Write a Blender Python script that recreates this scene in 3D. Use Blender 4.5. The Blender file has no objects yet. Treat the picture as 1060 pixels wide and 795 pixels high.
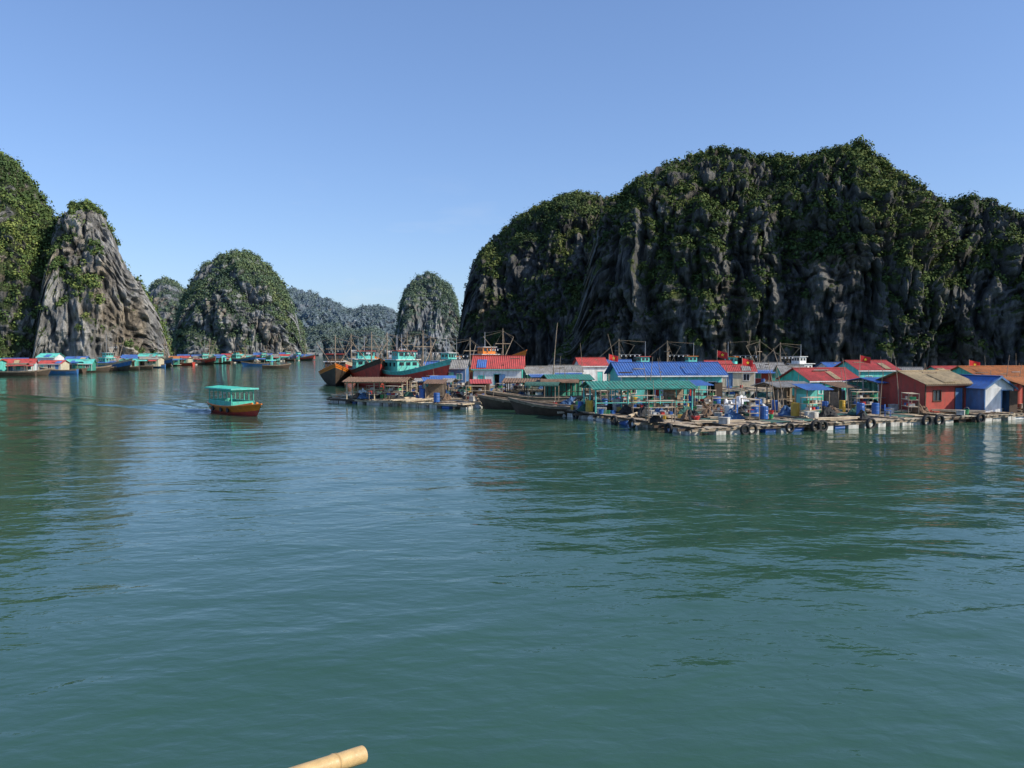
import bpy, math, random
import numpy as np
from mathutils import Vector, Matrix
rnd = random.Random(7)
sc = bpy.context.scene
F = 865.0; HC = 5.5; PITCH = math.atan((397.5-363)/F)

def pw(px, py, d):
    cx=(px-530)/F; cy=-(py-397.5)/F
    y=math.cos(PITCH)+math.sin(PITCH)*cy
    z=-math.sin(PITCH)+math.cos(PITCH)*cy
    return (cx*d/y, d, HC+z*d/y)
def X(px,d): return pw(px,363,d)[0]
def Z(py,d): return pw(530,py,d)[2]

# ---------------------------------------------------------------- noise
def make_perm(seed):
    r=np.random.RandomState(seed); p=r.permutation(256); return np.concatenate([p,p,p])
G3=np.random.RandomState(1).normal(size=(256,3)); G3/=np.linalg.norm(G3,axis=1)[:,None]
def perlin(x,y,z,seed=0):
    p=make_perm(seed)
    xi=np.floor(x).astype(int); yi=np.floor(y).astype(int); zi=np.floor(z).astype(int)
    xf=x-xi; yf=y-yi; zf=z-zi
    xi&=255; yi&=255; zi&=255
    f=lambda t:t*t*t*(t*(t*6-15)+10)
    u,v,w=f(xf),f(yf),f(zf)
    def g(a,b,c):
        h=p[p[p[(xi+a)&255]+((yi+b)&255)]+((zi+c)&255)]
        gr=G3[h]
        return gr[...,0]*(xf-a)+gr[...,1]*(yf-b)+gr[...,2]*(zf-c)
    l=lambda a,b,t:a+(b-a)*t
    return 1.5*l(l(l(g(0,0,0),g(1,0,0),u),l(g(0,1,0),g(1,1,0),u),v),l(l(g(0,0,1),g(1,0,1),u),l(g(0,1,1),g(1,1,1),u),v),w)

# ---------------------------------------------------------------- materials
MATS={}
def nd(nt,t,**k):
    n=nt.nodes.new(t)
    for a,b in k.items(): setattr(n,a,b)
    return n
def mat(name,col,rough=.6,var=.25,scale=3.0,metal=0.0,dirt=0.0,bump=0.0,spec=.5):
    if name in MATS: return MATS[name]
    m=bpy.data.materials.new(name); m.use_nodes=True; nt=m.node_tree; b=nt.nodes['Principled BSDF']
    tc=nd(nt,'ShaderNodeTexCoord'); n=nd(nt,'ShaderNodeTexNoise'); n.inputs['Scale'].default_value=scale; n.inputs['Detail'].default_value=6
    n.inputs['Roughness'].default_value=.65
    nt.links.new(tc.outputs['Object'],n.inputs['Vector'])
    r=nd(nt,'ShaderNodeValToRGB'); r.color_ramp.elements[0].position=.32; r.color_ramp.elements[1].position=.68
    a=tuple(max(0,c*(1-var)) for c in col); c2=tuple(min(1,c*(1+var*.7)) for c in col)
    r.color_ramp.elements[0].color=(*a,1); r.color_ramp.elements[1].color=(*c2,1)
    nt.links.new(n.outputs['Fac'],r.inputs['Fac']); out=r.outputs['Color']
    if dirt>0:
        mp=nd(nt,'ShaderNodeMapping'); mp.inputs['Scale'].default_value=(1.6,1.6,.35)
        n2=nd(nt,'ShaderNodeTexNoise'); n2.inputs['Scale'].default_value=2.2; n2.inputs['Detail'].default_value=7
        nt.links.new(tc.outputs['Object'],mp.inputs['Vector']); nt.links.new(mp.outputs['Vector'],n2.inputs['Vector'])
        r2=nd(nt,'ShaderNodeValToRGB'); r2.color_ramp.elements[0].position=.44; r2.color_ramp.elements[1].position=.70
        r2.color_ramp.elements[0].color=(0,0,0,1); r2.color_ramp.elements[1].color=(dirt,dirt,dirt,1)
        nt.links.new(n2.outputs['Fac'],r2.inputs['Fac'])
        mx=nd(nt,'ShaderNodeMixRGB'); mx.inputs['Color2'].default_value=(.11,.085,.06,1)
        nt.links.new(r2.outputs['Color'],mx.inputs['Fac']); nt.links.new(out,mx.inputs['Color1']); out=mx.outputs['Color']
    nt.links.new(out,b.inputs['Base Color'])
    b.inputs['Roughness'].default_value=rough; b.inputs['Metallic'].default_value=metal
    b.inputs['Specular IOR Level'].default_value=spec
    if bump>0:
        bp=nd(nt,'ShaderNodeBump'); bp.inputs['Strength'].default_value=bump; bp.inputs['Distance'].default_value=.03
        nt.links.new(n.outputs['Fac'],bp.inputs['Height']); nt.links.new(bp.outputs['Normal'],b.inputs['Normal'])
    MATS[name]=m; return m
teal=mat('teal_paint',(.06,.52,.40),.6,.22,1.5,dirt=.42)
teal2=mat('green_paint',(.04,.32,.23),.65,.3,1.5,dirt=.6)
turq=mat('turquoise_paint',(.12,.58,.50),.6,.22,1.5,dirt=.4)
redw=mat('red_wall',(.44,.065,.045),.7,.25,1.2,dirt=.45)
redr=mat('red_roof',(.50,.07,.06),.6,.3,1.0,dirt=.45)
bluer=mat('blue_roof',(.06,.16,.44),.55,.25,.8,dirt=.4)
bluew=mat('blue_wall',(.08,.2,.40),.6,.25,1.2,dirt=.45)
tanr=mat('tan_roof',(.50,.38,.21),.65,.3,1.0,dirt=.45)
oranger=mat('orange_roof',(.55,.20,.06),.65,.25,1.0,dirt=.45)
greyr=mat('grey_cement_roof',(.30,.29,.27),.85,.35,1.2,dirt=.55)
white=mat('white_paint',(.76,.76,.74),.6,.12,1.4,dirt=.35)
cream=mat('cream_paint',(.6,.53,.38),.6,.15,1.4,dirt=.4)
wood=mat('weathered_wood',(.30,.23,.16),.8,.45,2.5,bump=.4)
woodl=mat('pale_wood',(.52,.42,.29),.8,.4,2.0,bump=.3)
woodd=mat('dark_wood',(.085,.055,.035),.75,.4,2.0,bump=.4)
brown=mat('brown_thatch',(.20,.12,.075),.9,.45,2.5,bump=.5)
foam=mat('styrofoam',(.62,.60,.54),.85,.25,2.0,dirt=.75)
bluep=mat('blue_plastic',(.03,.13,.42),.4,.2,2,dirt=.3)
whitep=mat('white_plastic',(.65,.65,.62),.45,.12,2,dirt=.4)
yelp=mat('yellow_plastic',(.60,.38,.04),.45,.2,2,dirt=.35)
redp=mat('red_plastic',(.55,.035,.03),.45,.2,2,dirt=.25)
grnp=mat('green_plastic',(.04,.32,.12),.45,.2,2,dirt=.25)
orgp=mat('orange_paint',(.80,.22,.02),.45,.12,2,dirt=.2)
rubber=mat('black_rubber',(.018,.018,.018),.75,.3,3)
netg=mat('green_net',(.05,.13,.10),.95,.5,6,bump=.8)
netb=mat('brown_net',(.17,.11,.07),.95,.5,6,bump=.8)
netc=mat('blue_net',(.06,.13,.25),.95,.5,6,bump=.8)
netd=mat('dark_net',(.035,.035,.035),.95,.5,6,bump=.8)
tarp=mat('white_tarpaulin',(.75,.75,.74),.5,.12,2.5,dirt=.2)
tarpg=mat('green_tarpaulin',(.05,.27,.20),.6,.3,1.5,dirt=.6)
dark=mat('dark_interior',(.015,.015,.017),.9,.2,2)
glass=mat('window_glass',(.03,.04,.05),.12,.2,2)
hullred=mat('hull_red',(.55,.06,.04),.6,.3,1.0,dirt=.4)
hulld=mat('hull_dark',(.07,.05,.035),.65,.4,1.0,dirt=.4)
hullb=mat('hull_blue',(.03,.15,.38),.6,.3,1.0,dirt=.5)
steel=mat('galvanised_steel',(.35,.36,.37),.45,.2,3,metal=.6)
star=mat('yellow_cloth',(.8,.6,.03),.7,.05,3)
flagr=mat('red_cloth',(.65,.02,.02),.7,.08,3)
rope=mat('rope',(.25,.2,.14),.9,.3,8)

# ---------------------------------------------------------------- mesh builder
class B:
    def __init__(s): s.v=[]; s.f=[]; s.m=[]; s.mats=[]
    def mi(s,m):
        if m not in s.mats: s.mats.append(m)
        return s.mats.index(m)
    def poly(s,pts,m):
        k=len(s.v); s.v+= [tuple(p) for p in pts]; s.f.append(tuple(range(k,k+len(pts)))); s.m.append(s.mi(m))
    def box(s,c,d,m,rz=0,bev=0):
        k=len(s.v); ca,sa=math.cos(rz),math.sin(rz)
        for z in (-.5,.5):
            for x,y in ((-.5,-.5),(.5,-.5),(.5,.5),(-.5,.5)):
                a,b=x*d[0],y*d[1]
                s.v.append((c[0]+a*ca-b*sa,c[1]+a*sa+b*ca,c[2]+z*d[2]))
        for q in ((0,3,2,1),(4,5,6,7),(0,1,5,4),(1,2,6,5),(2,3,7,6),(3,0,4,7)):
            s.f.append(tuple(k+i for i in q)); s.m.append(s.mi(m))
    def cyl(s,p0,p1,r0,r1,m,n=8,cap=True):
        p0=Vector(p0);p1=Vector(p1);a=(p1-p0)
        if a.length<1e-6:return
        a.normalize(); t=Vector((0,0,1)) if abs(a.z)<.9 else Vector((1,0,0))
        u=a.cross(t).normalized(); w=a.cross(u); k=len(s.v)
        for p,r in ((p0,r0),(p1,r1)):
            for i in range(n):
                q=2*math.pi*i/n; s.v.append(tuple(p+u*math.cos(q)*r+w*math.sin(q)*r))
        mm=s.mi(m)
        for i in range(n):
            j=(i+1)%n; s.f.append((k+i,k+j,k+n+j,k+n+i)); s.m.append(mm)
        if cap:
            s.f.append(tuple(k+i for i in reversed(range(n)))); s.m.append(mm)
            s.f.append(tuple(k+n+i for i in range(n))); s.m.append(mm)
    def corr(s,p,u,v,m,pitch=.25,amp=.03,th=.03):
        p=Vector(p);u=Vector(u);v=Vector(v); n=max(4,int(u.length/pitch*4)); nn=u.cross(v).normalized()
        k=len(s.v); mm=s.mi(m)
        for i in range(n+1):
            t=i/n; o=amp*math.sin(t*u.length/pitch*2*math.pi)
            for e in (0,1):
                for h in (0,th):
                    s.v.append(tuple(p+u*t+v*e+nn*(o+h)))
        for i in range(n):
            a=k+i*4;b=a+4
            for q in ((a+1,b+1,b+3,a+3),(a,a+2,b+2,b),(a,b,b+1,a+1),(a+2,a+3,b+3,b+2)):
                s.f.append(q); s.m.append(mm)
        s.f.append((k,k+1,k+3,k+2)); s.m.append(mm)
        a=k+n*4; s.f.append((a,a+2,a+3,a+1)); s.m.append(mm)
    def mesh(s,name,smooth=False):
        me=bpy.data.meshes.new(name); me.from_pydata(s.v,[],s.f)
        for m in s.mats: me.materials.append(m)
        me.polygons.foreach_set('material_index',s.m)
        if smooth: me.polygons.foreach_set('use_smooth',[True]*len(s.f))
        me.update(); return me
    def obj(s,name,parent=None,loc=(0,0,0),rz=0,smooth=False):
        o=bpy.data.objects.new(name,s.mesh(name,smooth)); sc.collection.objects.link(o)
        o.location=loc; o.rotation_euler=(0,0,rz)
        if parent: o.parent=parent
        return o
def empty(name,loc,rz=0):
    e=bpy.data.objects.new(name,None); sc.collection.objects.link(e); e.location=loc; e.rotation_euler=(0,0,rz); e.empty_display_size=.3; return e

# ---------------------------------------------------------------- houses
def wallopen(b,x0,x1,y,z0,z1,th,ops,m):
    xs=sorted({x0,x1,*[o[0] for o in ops],*[o[1] for o in ops]}); zs=sorted({z0,z1,*[o[2] for o in ops],*[o[3] for o in ops]})
    for i in range(len(xs)-1):
        for j in range(len(zs)-1):
            cx=(xs[i]+xs[i+1])/2; cz=(zs[j]+zs[j+1])/2
            if any(o[0]<cx<o[1] and o[2]<cz<o[3] for o in ops): continue
            b.box((cx,y,cz),(xs[i+1]-xs[i],th,zs[j+1]-zs[j]),m)
def house(name,loc,rz,w,d,h,rh,wm,rm,ridge='x',trim=None,over=.35,awn=None,seed=0,pitchc=.25,wm2=None,porch=0):
    r=random.Random(seed); e=empty(name,loc,rz); trim=trim or white
    b=B(); ops=[]; nb=max(2,int(w/1.7)); bw=w/nb
    kinds=[]
    di=r.randrange(nb)
    for i in range(nb):
        cx=-w/2+bw*(i+.5)
        if i==di or (nb>4 and i==(di+3)%nb): ops.append((cx-.42,cx+.42,0.02,min(1.95,h-.25))); kinds.append('d')
        elif r.random()<.8: ops.append((cx-.4,cx+.4,min(.95,h*.4),min(1.75,h-.35))); kinds.append('w')
    wallopen(b,-w/2,w/2,-d/2,0,h,.1,ops,wm)
    b.box((0,d/2,h/2),(w,.1,h),wm)
    b.box((-w/2+.05,0,h/2),(.1,d-.1,h),wm2 or wm)
    b.box((w/2-.05,0,h/2),(.1,d-.1,h),wm2 or wm)
    if ridge=='x':
        for sx in (-1,1):
            x=sx*(w/2-.05)
            for xx in (x-.05,x+.05):
                b.poly([(xx,-d/2,h),(xx,d/2,h),(xx,0,h+rh)],wm)
    else:
        for sy in (-1,1):
            b.poly([(-w/2,sy*d/2,h),(w/2,sy*d/2,h),(0,sy*d/2,h+rh)],wm)
            b.poly([(-w/2,sy*(d/2-.1),h),(w/2,sy*(d/2-.1),h),(0,sy*(d/2-.1),h+rh)],wm)
    b.box((0,0,.015),(w-.25,d-.25,.03),wood)
    b.obj('walls',e)
    b=B()
    for o,k in zip(ops,kinds):
        cx=(o[0]+o[1])/2; ww=o[1]-o[0]; hh=o[3]-o[2]; cz=(o[2]+o[3])/2
        for sx in (-1,1): b.box((cx+sx*(ww/2+.03),-d/2-.06,cz),(.06,.05,hh+.12),trim)
        b.box((cx,-d/2-.065,o[3]+.03),(ww+.02,.05,.06),trim)
        if k=='w':
            b.box((cx,-d/2-.07,o[2]-.03),(ww+.16,.1,.06),trim)
            b.box((cx,-d/2-.02,cz),(.04,.04,hh),trim)
            b.box((cx,-d/2+.02,cz),(ww,.015,hh),glass if r.random()<.6 else turq)
        elif r.random()<.5:
            b.box((cx,-d/2+.0,cz),(ww-.02,.04,hh-.02),r.choice([turq,woodd,bluew]))
        else: b.box((cx+.75*ww/1,-d/2-.1,cz),(ww*.9,.04,hh-.05),r.choice([turq,woodd,bluew]))
    for sx in (-1,1): b.box((sx*(w/2+.012),-d/2-.012,h/2),(.08,.08,h),trim)
    b.obj('windows_and_doors',e)
    b=B()
    if ridge=='x':
        L=w+2*over; k=(rh)/(d/2); dd=d/2+over
        for sy in (-1,1):
            zlow=h+rh-k*dd+.05
            if sy<0: b.corr((-L/2,-dd,zlow),(L,0,0),(0,dd,k*dd),rm,pitchc)
            else: b.corr((L/2,dd,zlow),(-L,0,0),(0,-dd,k*dd),rm,pitchc)
        b.box((0,0,h+rh+.09),(L,.3,.05),rm)
        b.box((0,-dd+.02,h+rh-k*dd-.02),(L-.1,.04,.12),trim)
        # things laid on the roof to hold it down
        for i in range(int(w/2)):
            t=r.uniform(.2,.85); b.box((r.uniform(-w/2,w/2),-dd*t,h+rh-k*dd*t+.14),(r.uniform(.2,1.6),.12,.09),r.choice([wood,woodd,greyr]),r.uniform(-.2,.2))
        if w>4:
            px_=r.uniform(-w/2+.6,w/2-.6); pw_=r.uniform(.7,1.4)
            b.corr((px_-pw_/2,-dd*.95,h+rh-k*dd*.95+.13),(pw_,0,0),(0,dd*.6,k*dd*.6),r.choice([greyr,tanr,bluer,rm]),pitchc)
    else:
        L=d+2*over; k=rh/(w/2); dd=w/2+over
        b.corr((-dd,L/2,h+rh-k*dd+.05),(0,-L,0),(dd,0,k*dd),rm,pitchc)
        b.corr((dd,-L/2,h+rh-k*dd+.05),(0,L,0),(-dd,0,k*dd),rm,pitchc)
        b.box((0,0,h+rh+.09),(.3,L,.05),rm)
        for sx in (-1,1):
            b.poly([(0,-L/2-.02,h+rh+.1),(sx*dd,-L/2-.02,h+rh-k*dd+.1),(sx*dd,-L/2-.02,h+rh-k*dd-.08),(0,-L/2-.02,h+rh-.08)],trim)
    b.obj('roof',e)
    if awn:
        b=B(); ad=1.8
        b.corr((-w/2,-d/2-ad,h*.72),(w,0,0),(0,ad-.08,h*.2),awn,pitchc)
        n=max(2,int(w/2.2))
        for i in range(n+1): b.cyl((-w/2+.08+(w-.16)*i/n,-d/2-ad+.1,0),(-w/2+.08+(w-.16)*i/n,-d/2-ad+.1,h*.72),.05,.05,wood,6)
        b.obj('awning',e)
    return e
def hp(name,px,d,wpx,topy,wm,rm,deg=10,dep=None,ridge='x',rf=.26,zb=.5,**k):
    w=wpx/F*d; zt=Z(topy,d); tot=max(2.3,zt-zb); dep=dep or max(3.0,min(5,w*.7)); rh=min(tot*rf, (dep if ridge=='x' else w)*.32)
    return house(name,(X(px,d),d+dep*.5,zb),math.radians(deg),w,dep,tot-rh-.1,rh,wm,rm,ridge,**k)

def shelter(name,loc,rz,w,d,h,rh,rm,pm=None,front=True,tarp_back=None,trim=None):
    pm=pm or wood; e=empty(name,loc,rz); b=B(); n=max(2,int(w/2.4))
    for i in range(n+1):
        x=-w/2+w*i/n
        for y in (-d/2,0,d/2):
            zz=h if y else h+rh*.9
            b.cyl((x,y,0),(x+rnd.uniform(-.05,.05),y,zz),.07,.06,pm,6)
    for y in (-d/2,d/2): b.cyl((-w/2-.2,y,h-.05),(w/2+.2,y,h-.05),.06,.06,pm,6); b.cyl((-w/2,y,h*.42),(w/2,y,h*.42),.04,.04,pm,6)
    for i in range(n+1):
        x=-w/2+w*i/n
        b.cyl((x,-d/2,h),(x,0,h+rh*.95),.05,.05,pm,6); b.cyl((x,d/2,h),(x,0,h+rh*.95),.05,.05,pm,6)
    b.obj('posts',e)
    b=B(); o=.4; L=w+.8; dd=d/2+o; k=rh/(d/2)
    b.corr((-L/2,-dd,h+rh-k*dd+.08),(L,0,0),(0,dd,k*dd),rm,.28)
    b.corr((L/2,dd,h+rh-k*dd+.08),(-L,0,0),(0,-dd,k*dd),rm,.28)
    b.obj('roof',e)
    if tarp_back:
        b=B(); b.corr((-w/2,d/2-.1,.1),(w,0,0),(0,0,h-.2),tarp_back,.6,.05); b.obj('back_wall',e)
    return e

# ---------------------------------------------------------------- rafts
def raft(name,C,ang,us,vs,seed,us0=0,vs0=0,step=3.0,dens=.35):
    r=random.Random(seed); e=empty(name,(C[0],C[1],0),ang)
    b=B(); pk=B(); fl=B(); nt=B()
    U=[us0+i*step for i in range(int((us-us0)/step)+1)]; V=[vs0+i*step for i in range(int((vs-vs0)/step)+1)]
    ue,ve=U[-1],V[-1]
    for v in V:
        for off in (-.35,.35):
            u=us0-.4-r.uniform(0,.8)
            while u<ue+.3:
                l=min(r.uniform(4,7),ue+.4-u+r.uniform(0,.8)); 
                if l<.3: break
                b.box((u+l/2,v+off+r.uniform(-.06,.06),.36+r.uniform(-.03,.02)),(l-.03,.16,.16),r.choice([wood,wood,woodl,woodd]),r.uniform(-.008,.008)); u+=l
        x=us0
        while x<ue:
            if r.random()<.88: pk.box((x+.14,v+r.uniform(-.08,.08),.465+r.uniform(-.006,.02)),(.24,1.0+r.uniform(-.15,.25),.03),r.choice([woodl,wood,woodl,cream]),r.uniform(-.06,.06))
            x+=.28
        x=us0+.5
        while x<ue:
            t=r.random()
            if t<.6: fl.box((x,v+r.uniform(-.1,.1),.1+r.uniform(-.08,.05)),(r.uniform(.7,1.1),.75,.42),foam,r.uniform(-.12,.12))
            elif t<.82: fl.cyl((x-.45,v,.08),(x+.45,v+r.uniform(-.1,.1),.08),.27,.27,r.choice([bluep,woodd,whitep]),10)
            x+=1.5 if v!=V[0] else r.uniform(1.0,1.6)
    for u in U:
        for off in (-.3,.3):
            b.box((u+off,(vs0+ve)/2,.5),(.14,ve-vs0+.8,.12),r.choice([wood,woodl,woodd]))
        y=vs0
        while y<ve:
            if r.random()<.8: pk.box((u+r.uniform(-.04,.04),y+.14,.58),(.85,.24,.03),r.choice([woodl,wood,wood]),r.uniform(-.04,.04))
            y+=.3
        y=vs0+.6
        while y<ve:
            t=r.random()
            if t<.5: fl.box((u,y,.1),(.75,1.0,.4),foam)
            elif t<.8: fl.cyl((u,y-.45,.08),(u,y+.45,.08),.27,.27,r.choice([bluep,whitep]),10)
            y+=1.6
    for i in range(len(U)-1):
        for j in range(len(V)-1):
            cu=(U[i]+U[i+1])/2; cv=(V[j]+V[j+1])/2; q=r.random()
            if q<dens:
                yy=V[j]+.55
                while yy<V[j+1]-.5:
                    pk.box((cu,yy,.475),(step-1.0,.26,.03),r.choice([woodl,wood,wood,woodd])); yy+=.29
                b.box((cu,cv,.38),(.12,step-.9,.12),wood)
            elif q<dens+.3:
                nt.box((cu,cv,.56),(step-1.2,step-1.2,.02),r.choice([netg,netg,netb]))
                for sx in (-1,1): nt.cyl((cu+sx*(step/2-.55),cv-step/2+.5,.6),(cu+sx*(step/2-.55),cv+step/2-.5,.6),.04,.04,woodl,5)
    b.obj('beams',e); pk.obj('deck_planks',e); fl.obj('floats',e); 
    if nt.f: nt.obj('net_covers',e)
    return e

# ---------------------------------------------------------------- clutter
def mb(fn,name,smooth=False):
    b=B(); fn(b); return b.mesh(name,smooth)
def barrel(m):
    def f(b):
        rs=[(0,.27),(.03,.29),(.28,.29),(.3,.305),(.33,.29),(.57,.29),(.6,.305),(.63,.29),(.86,.29),(.89,.27)]
        for (z0,r0),(z1,r1) in zip(rs[:-1],rs[1:]): b.cyl((0,0,z0),(0,0,z1),r0,r1,m,14,cap=False)
        b.cyl((0,0,.86),(0,0,.875),.27,.27,m,14); b.cyl((.12,0,.875),(.12,0,.91),.04,.04,m,8)
    return f
def crate(m):
    def f(b):
        for z in (.03,.14,.25): 
            b.box((0,-.19,z),(.56,.02,.07),m); b.box((0,.19,z),(.56,.02,.07),m); b.box((-.27,0,z),(.02,.36,.07),m); b.box((.27,0,z),(.02,.36,.07),m)
        b.box((0,0,.01),(.52,.36,.02),m)
        for x in (-.265,.265):
            for y in (-.185,.185): b.box((x,y,.15),(.035,.035,.3),m)
    return f
def bucket(m):
    def f(b):
        b.cyl((0,0,0),(0,0,.36),.14,.19,m,12,cap=False); b.cyl((0,0,0),(0,0,.02),.14,.14,m,12); b.cyl((0,0,.34),(0,0,.37),.2,.2,m,12,cap=False); b.cyl((0,0,.28),(0,0,.29),.17,.17,dark,12)
        for i in range(6):
            a0=math.pi*i/6;a1=math.pi*(i+1)/6
            b.cyl((.19*math.cos(a0),0,.36+.17*math.sin(a0)),(.19*math.cos(a1),0,.36+.17*math.sin(a1)),.008,.008,steel,4)
    return f
def jerry(m):
    def f(b):
        b.box((0,0,.18),(.3,.2,.36),m); b.box((0,0,.38),(.24,.15,.04),m); b.cyl((.08,0,.4),(.08,0,.45),.03,.03,m,8); b.box((-.04,0,.43),(.14,.03,.03),m)
    return f
def pile(m,seed,a=.8,h=.45,ms=None):
    def f(b):
        r=random.Random(seed); n=20; rr=[0,.2,.38,.55,.7,.85,.95,1.04]; k=len(b.v); mm=b.mi(m)
        for j,q in enumerate(rr):
            for i in range(n):
                t=2*math.pi*i/n; s=q*(1+r.uniform(-.12,.12)+.15*math.sin(3*t+seed)); b.v.append((a*s*math.cos(t),a*.7*s*math.sin(t),max(0,h*(1-q*q)*(1+.35*math.sin(2*t+seed*2+q*4)))+(r.uniform(-.09,.11)*h*1.6 if j<7 else 0)))
        for j in range(7):
            for i in range(n):
                i2=(i+1)%n; b.f.append((k+j*n+i,k+(j+1)*n+i,k+(j+1)*n+i2,k+j*n+i2)); b.m.append(mm)
    return f
def chair(m):
    def f(b):
        b.box((0,0,.42),(.42,.42,.04),m); b.box((0,.2,.66),(.4,.03,.42),m)
        for x in (-.18,.18):
            for y in (-.18,.18): b.cyl((x,y,0),(x,y,.42),.02,.02,m,6)
            b.cyl((x,-.18,.6),(x,.2,.62),.02,.02,m,6)
    return f
def tank(b):
    b.cyl((0,0,.35),(0,0,1.35),.5,.5,steel,18); b.cyl((0,0,1.35),(0,0,1.5),.5,.18,steel,18)
    for x in (-.35,.35):
        for y in (-.35,.35): b.cyl((x,y,0),(x,y,.35),.03,.03,steel,6)
def tyre(b):
    n=18;k=7;R=.32;q=.12; mm=b.mi(rubber); s=len(b.v)
    for i in range(n):
        t=2*math.pi*i/n
        for j in range(k):
            p=2*math.pi*j/k; rr=R+q*math.cos(p)*.8
            b.v.append((rr*math.cos(t),q*math.sin(p),rr*math.sin(t)))
    for i in range(n):
        for j in range(k):
            b.f.append((s+i*k+j,s+((i+1)%n)*k+j,s+((i+1)%n)*k+(j+1)%k,s+i*k+(j+1)%k)); b.m.append(mm)
def bundle(b):
    for i in range(7): b.cyl((-1.6+rnd.uniform(-.3,.3),(i%4)*.1,.06+.09*(i//4)),(1.7+rnd.uniform(-.3,.3),(i%4)*.1+.05,.06+.09*(i//4)),.05,.04,woodl,6)
def rack(b):
    for x in (-.9,.9):
        for y in (-.35,.35): b.cyl((x,y,0),(x,y,1.5),.035,.035,wood,6)
    for z in (.5,1.0,1.45): b.box((0,0,z),(1.9,.75,.04),woodl)
    for i in range(6): b.box((-.7+i*.28,0,.6+(i%2)*.52),(.22,.4,.22),[bluep,foam,redp,netb,whitep,grnp][i])
def hutlet(m1,m2):
    def f(b):
        for x in (-1,1):
            for y in (-.8,.8): b.cyl((x,y,0),(x,y,1.75 if y<0 else 2.1),.05,.05,wood,6)
        b.corr((-1.25,-1.1,1.72),(2.5,0,0),(0,2.2,.42),m1,.3,.02)
        b.box((0,.78,.9),(2,.03,1.7),m2); b.box((-.98,0,.7),(.03,1.5,1.3),m2)
        b.box((.2,.3,.35),(1.2,.6,.06),woodl); b.box((.2,.3,.17),(1.0,.5,.3),woodd)
    return f
CL={}
CL['plastic_barrel']=[mb(barrel(m),'plastic_barrel',False) for m in (bluep,bluep,bluep,whitep,bluep,yelp)]
CL['plastic_crate']=[mb(crate(m),'plastic_crate') for m in (redp,bluep,grnp,yelp)]
CL['bucket']=[mb(bucket(m),'bucket') for m in (redp,bluep,whitep,grnp)]
CL['jerry_can']=[mb(jerry(m),'jerry_can') for m in (yelp,whitep,bluep)]
CL['fishing_net_pile']=[mb(pile(m,i,h=.5),'fishing_net_pile',False) for i,m in enumerate((netg,netb,netc,netd,netb,netd))]
CL['styrofoam_box']=[mb(lambda b:(b.box((0,0,.18),(.6,.42,.34),foam),b.box((0,0,.385),(.64,.46,.06),foam)),'styrofoam_box')]
CL['plastic_chair']=[mb(chair(m),'plastic_chair') for m in (redp,bluep)]
CL['water_tank']=[mb(tank,'water_tank')]
CL['bamboo_bundle']=[mb(bundle,'bamboo_bundle')]
CL['storage_rack']=[mb(rack,'storage_rack')]
CL['guard_hut']=[mb(hutlet(a,c),'guard_hut') for a,c in ((greyr,woodd),(bluer,turq),(brown,wood),(tarpg,teal2),(redr,woodd))]
TY=mb(tyre,'tyre',True)
def put(kind,x,y,z,rz=None,s=1,me=None):
    o=bpy.data.objects.new(kind,me or rnd.choice(CL[kind])); sc.collection.objects.link(o)
    o.location=(x,y,z); o.rotation_euler=(0,0,rnd.uniform(0,6.28) if rz is None else rz); o.scale=(s,s,s); return o
KW=['plastic_barrel']*3+['plastic_crate']*4+['bucket']*3+['jerry_can']*2+['fishing_net_pile']*9+['styrofoam_box']*5+['plastic_chair']+['bamboo_bundle']*5+['storage_rack']*3
def toW(C,ang,u,v): return (C[0]+u*math.cos(ang)-v*math.sin(ang),C[1]+u*math.sin(ang)+v*math.cos(ang))

# rafts ------------------------------------------------------------
C2=(11.9,54.0); A2=math.radians(24)
raft('floating_fish_farm_raft',C2,A2,54,24,3,dens=.5)
C1=(X(345,89),89); A1=math.radians(-37)
raft('floating_fish_farm_raft',C1,A1,18,12,4,step=3.0,dens=.5)
raft('floating_fish_farm_raft',(-14,107),math.radians(-4),24,12,5,dens=.6)
raft('floating_fish_farm_raft',(9,104),math.radians(8),75,18,6,dens=.6)
def scat(C,ang,u0,u1,v0,v1,n,step=3.0,zb=.6):
    for i in range(n):
        if rnd.random()<.5: u=round(rnd.uniform(u0,u1)/step)*step+rnd.uniform(-.3,.3); v=rnd.uniform(v0,v1)
        else: v=round(rnd.uniform(v0,v1)/step)*step+rnd.uniform(-.3,.3); u=rnd.uniform(u0,u1)
        x,y=toW(C,ang,u,v); k=rnd.choice(KW); put(k,x,y,zb-.01,s=rnd.uniform(.85,1.15))
scat(C2,A2,0,14,3.5,23,160); scat(C2,A2,14,50,3.0,23,200); scat(C2,A2,1,50,0.2,2.6,24)
scat(C1,A1,.5,17,.3,12,120); scat((-14,107),math.radians(-4),0,24,0,12,70); scat((9,104),math.radians(8),0,60,0,16,70)
for u,v in ((17.5,8),(20.5,14),(9,14.5),(23,10.5),(14,19),(36,9),(30,12)):
    x,y=toW(C2,A2,u,v); put('guard_hut',x,y,.59,rz=A2+rnd.uniform(-.2,.2))
for u,v in ((11,4),(6,9),(14.5,7)):
    x,y=toW(C1,A1,u,v); put('guard_hut',x,y,.59,rz=rnd.uniform(-.2,.2),s=.9)
x,y=toW(C2,A2,24.5,12); put('water_tank',x,y,.59); x,y=toW(C2,A2,12.5,21); put('water_tank',x,y,.59)
for u in (3.4,4.0,7.2,9.5,10.1,14.6,20.2,21.5,26,33.3):
    x,y=toW(C2,A2,u,-.72); put('tyre',x,y,.30,rz=A2,me=TY,s=rnd.uniform(.85,1.2))
for v in (2,6.5,9,15):
    x,y=toW(C2,A2,-.72,v); put('tyre',x,y,.30,rz=A2+math.pi/2,me=TY)

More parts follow.
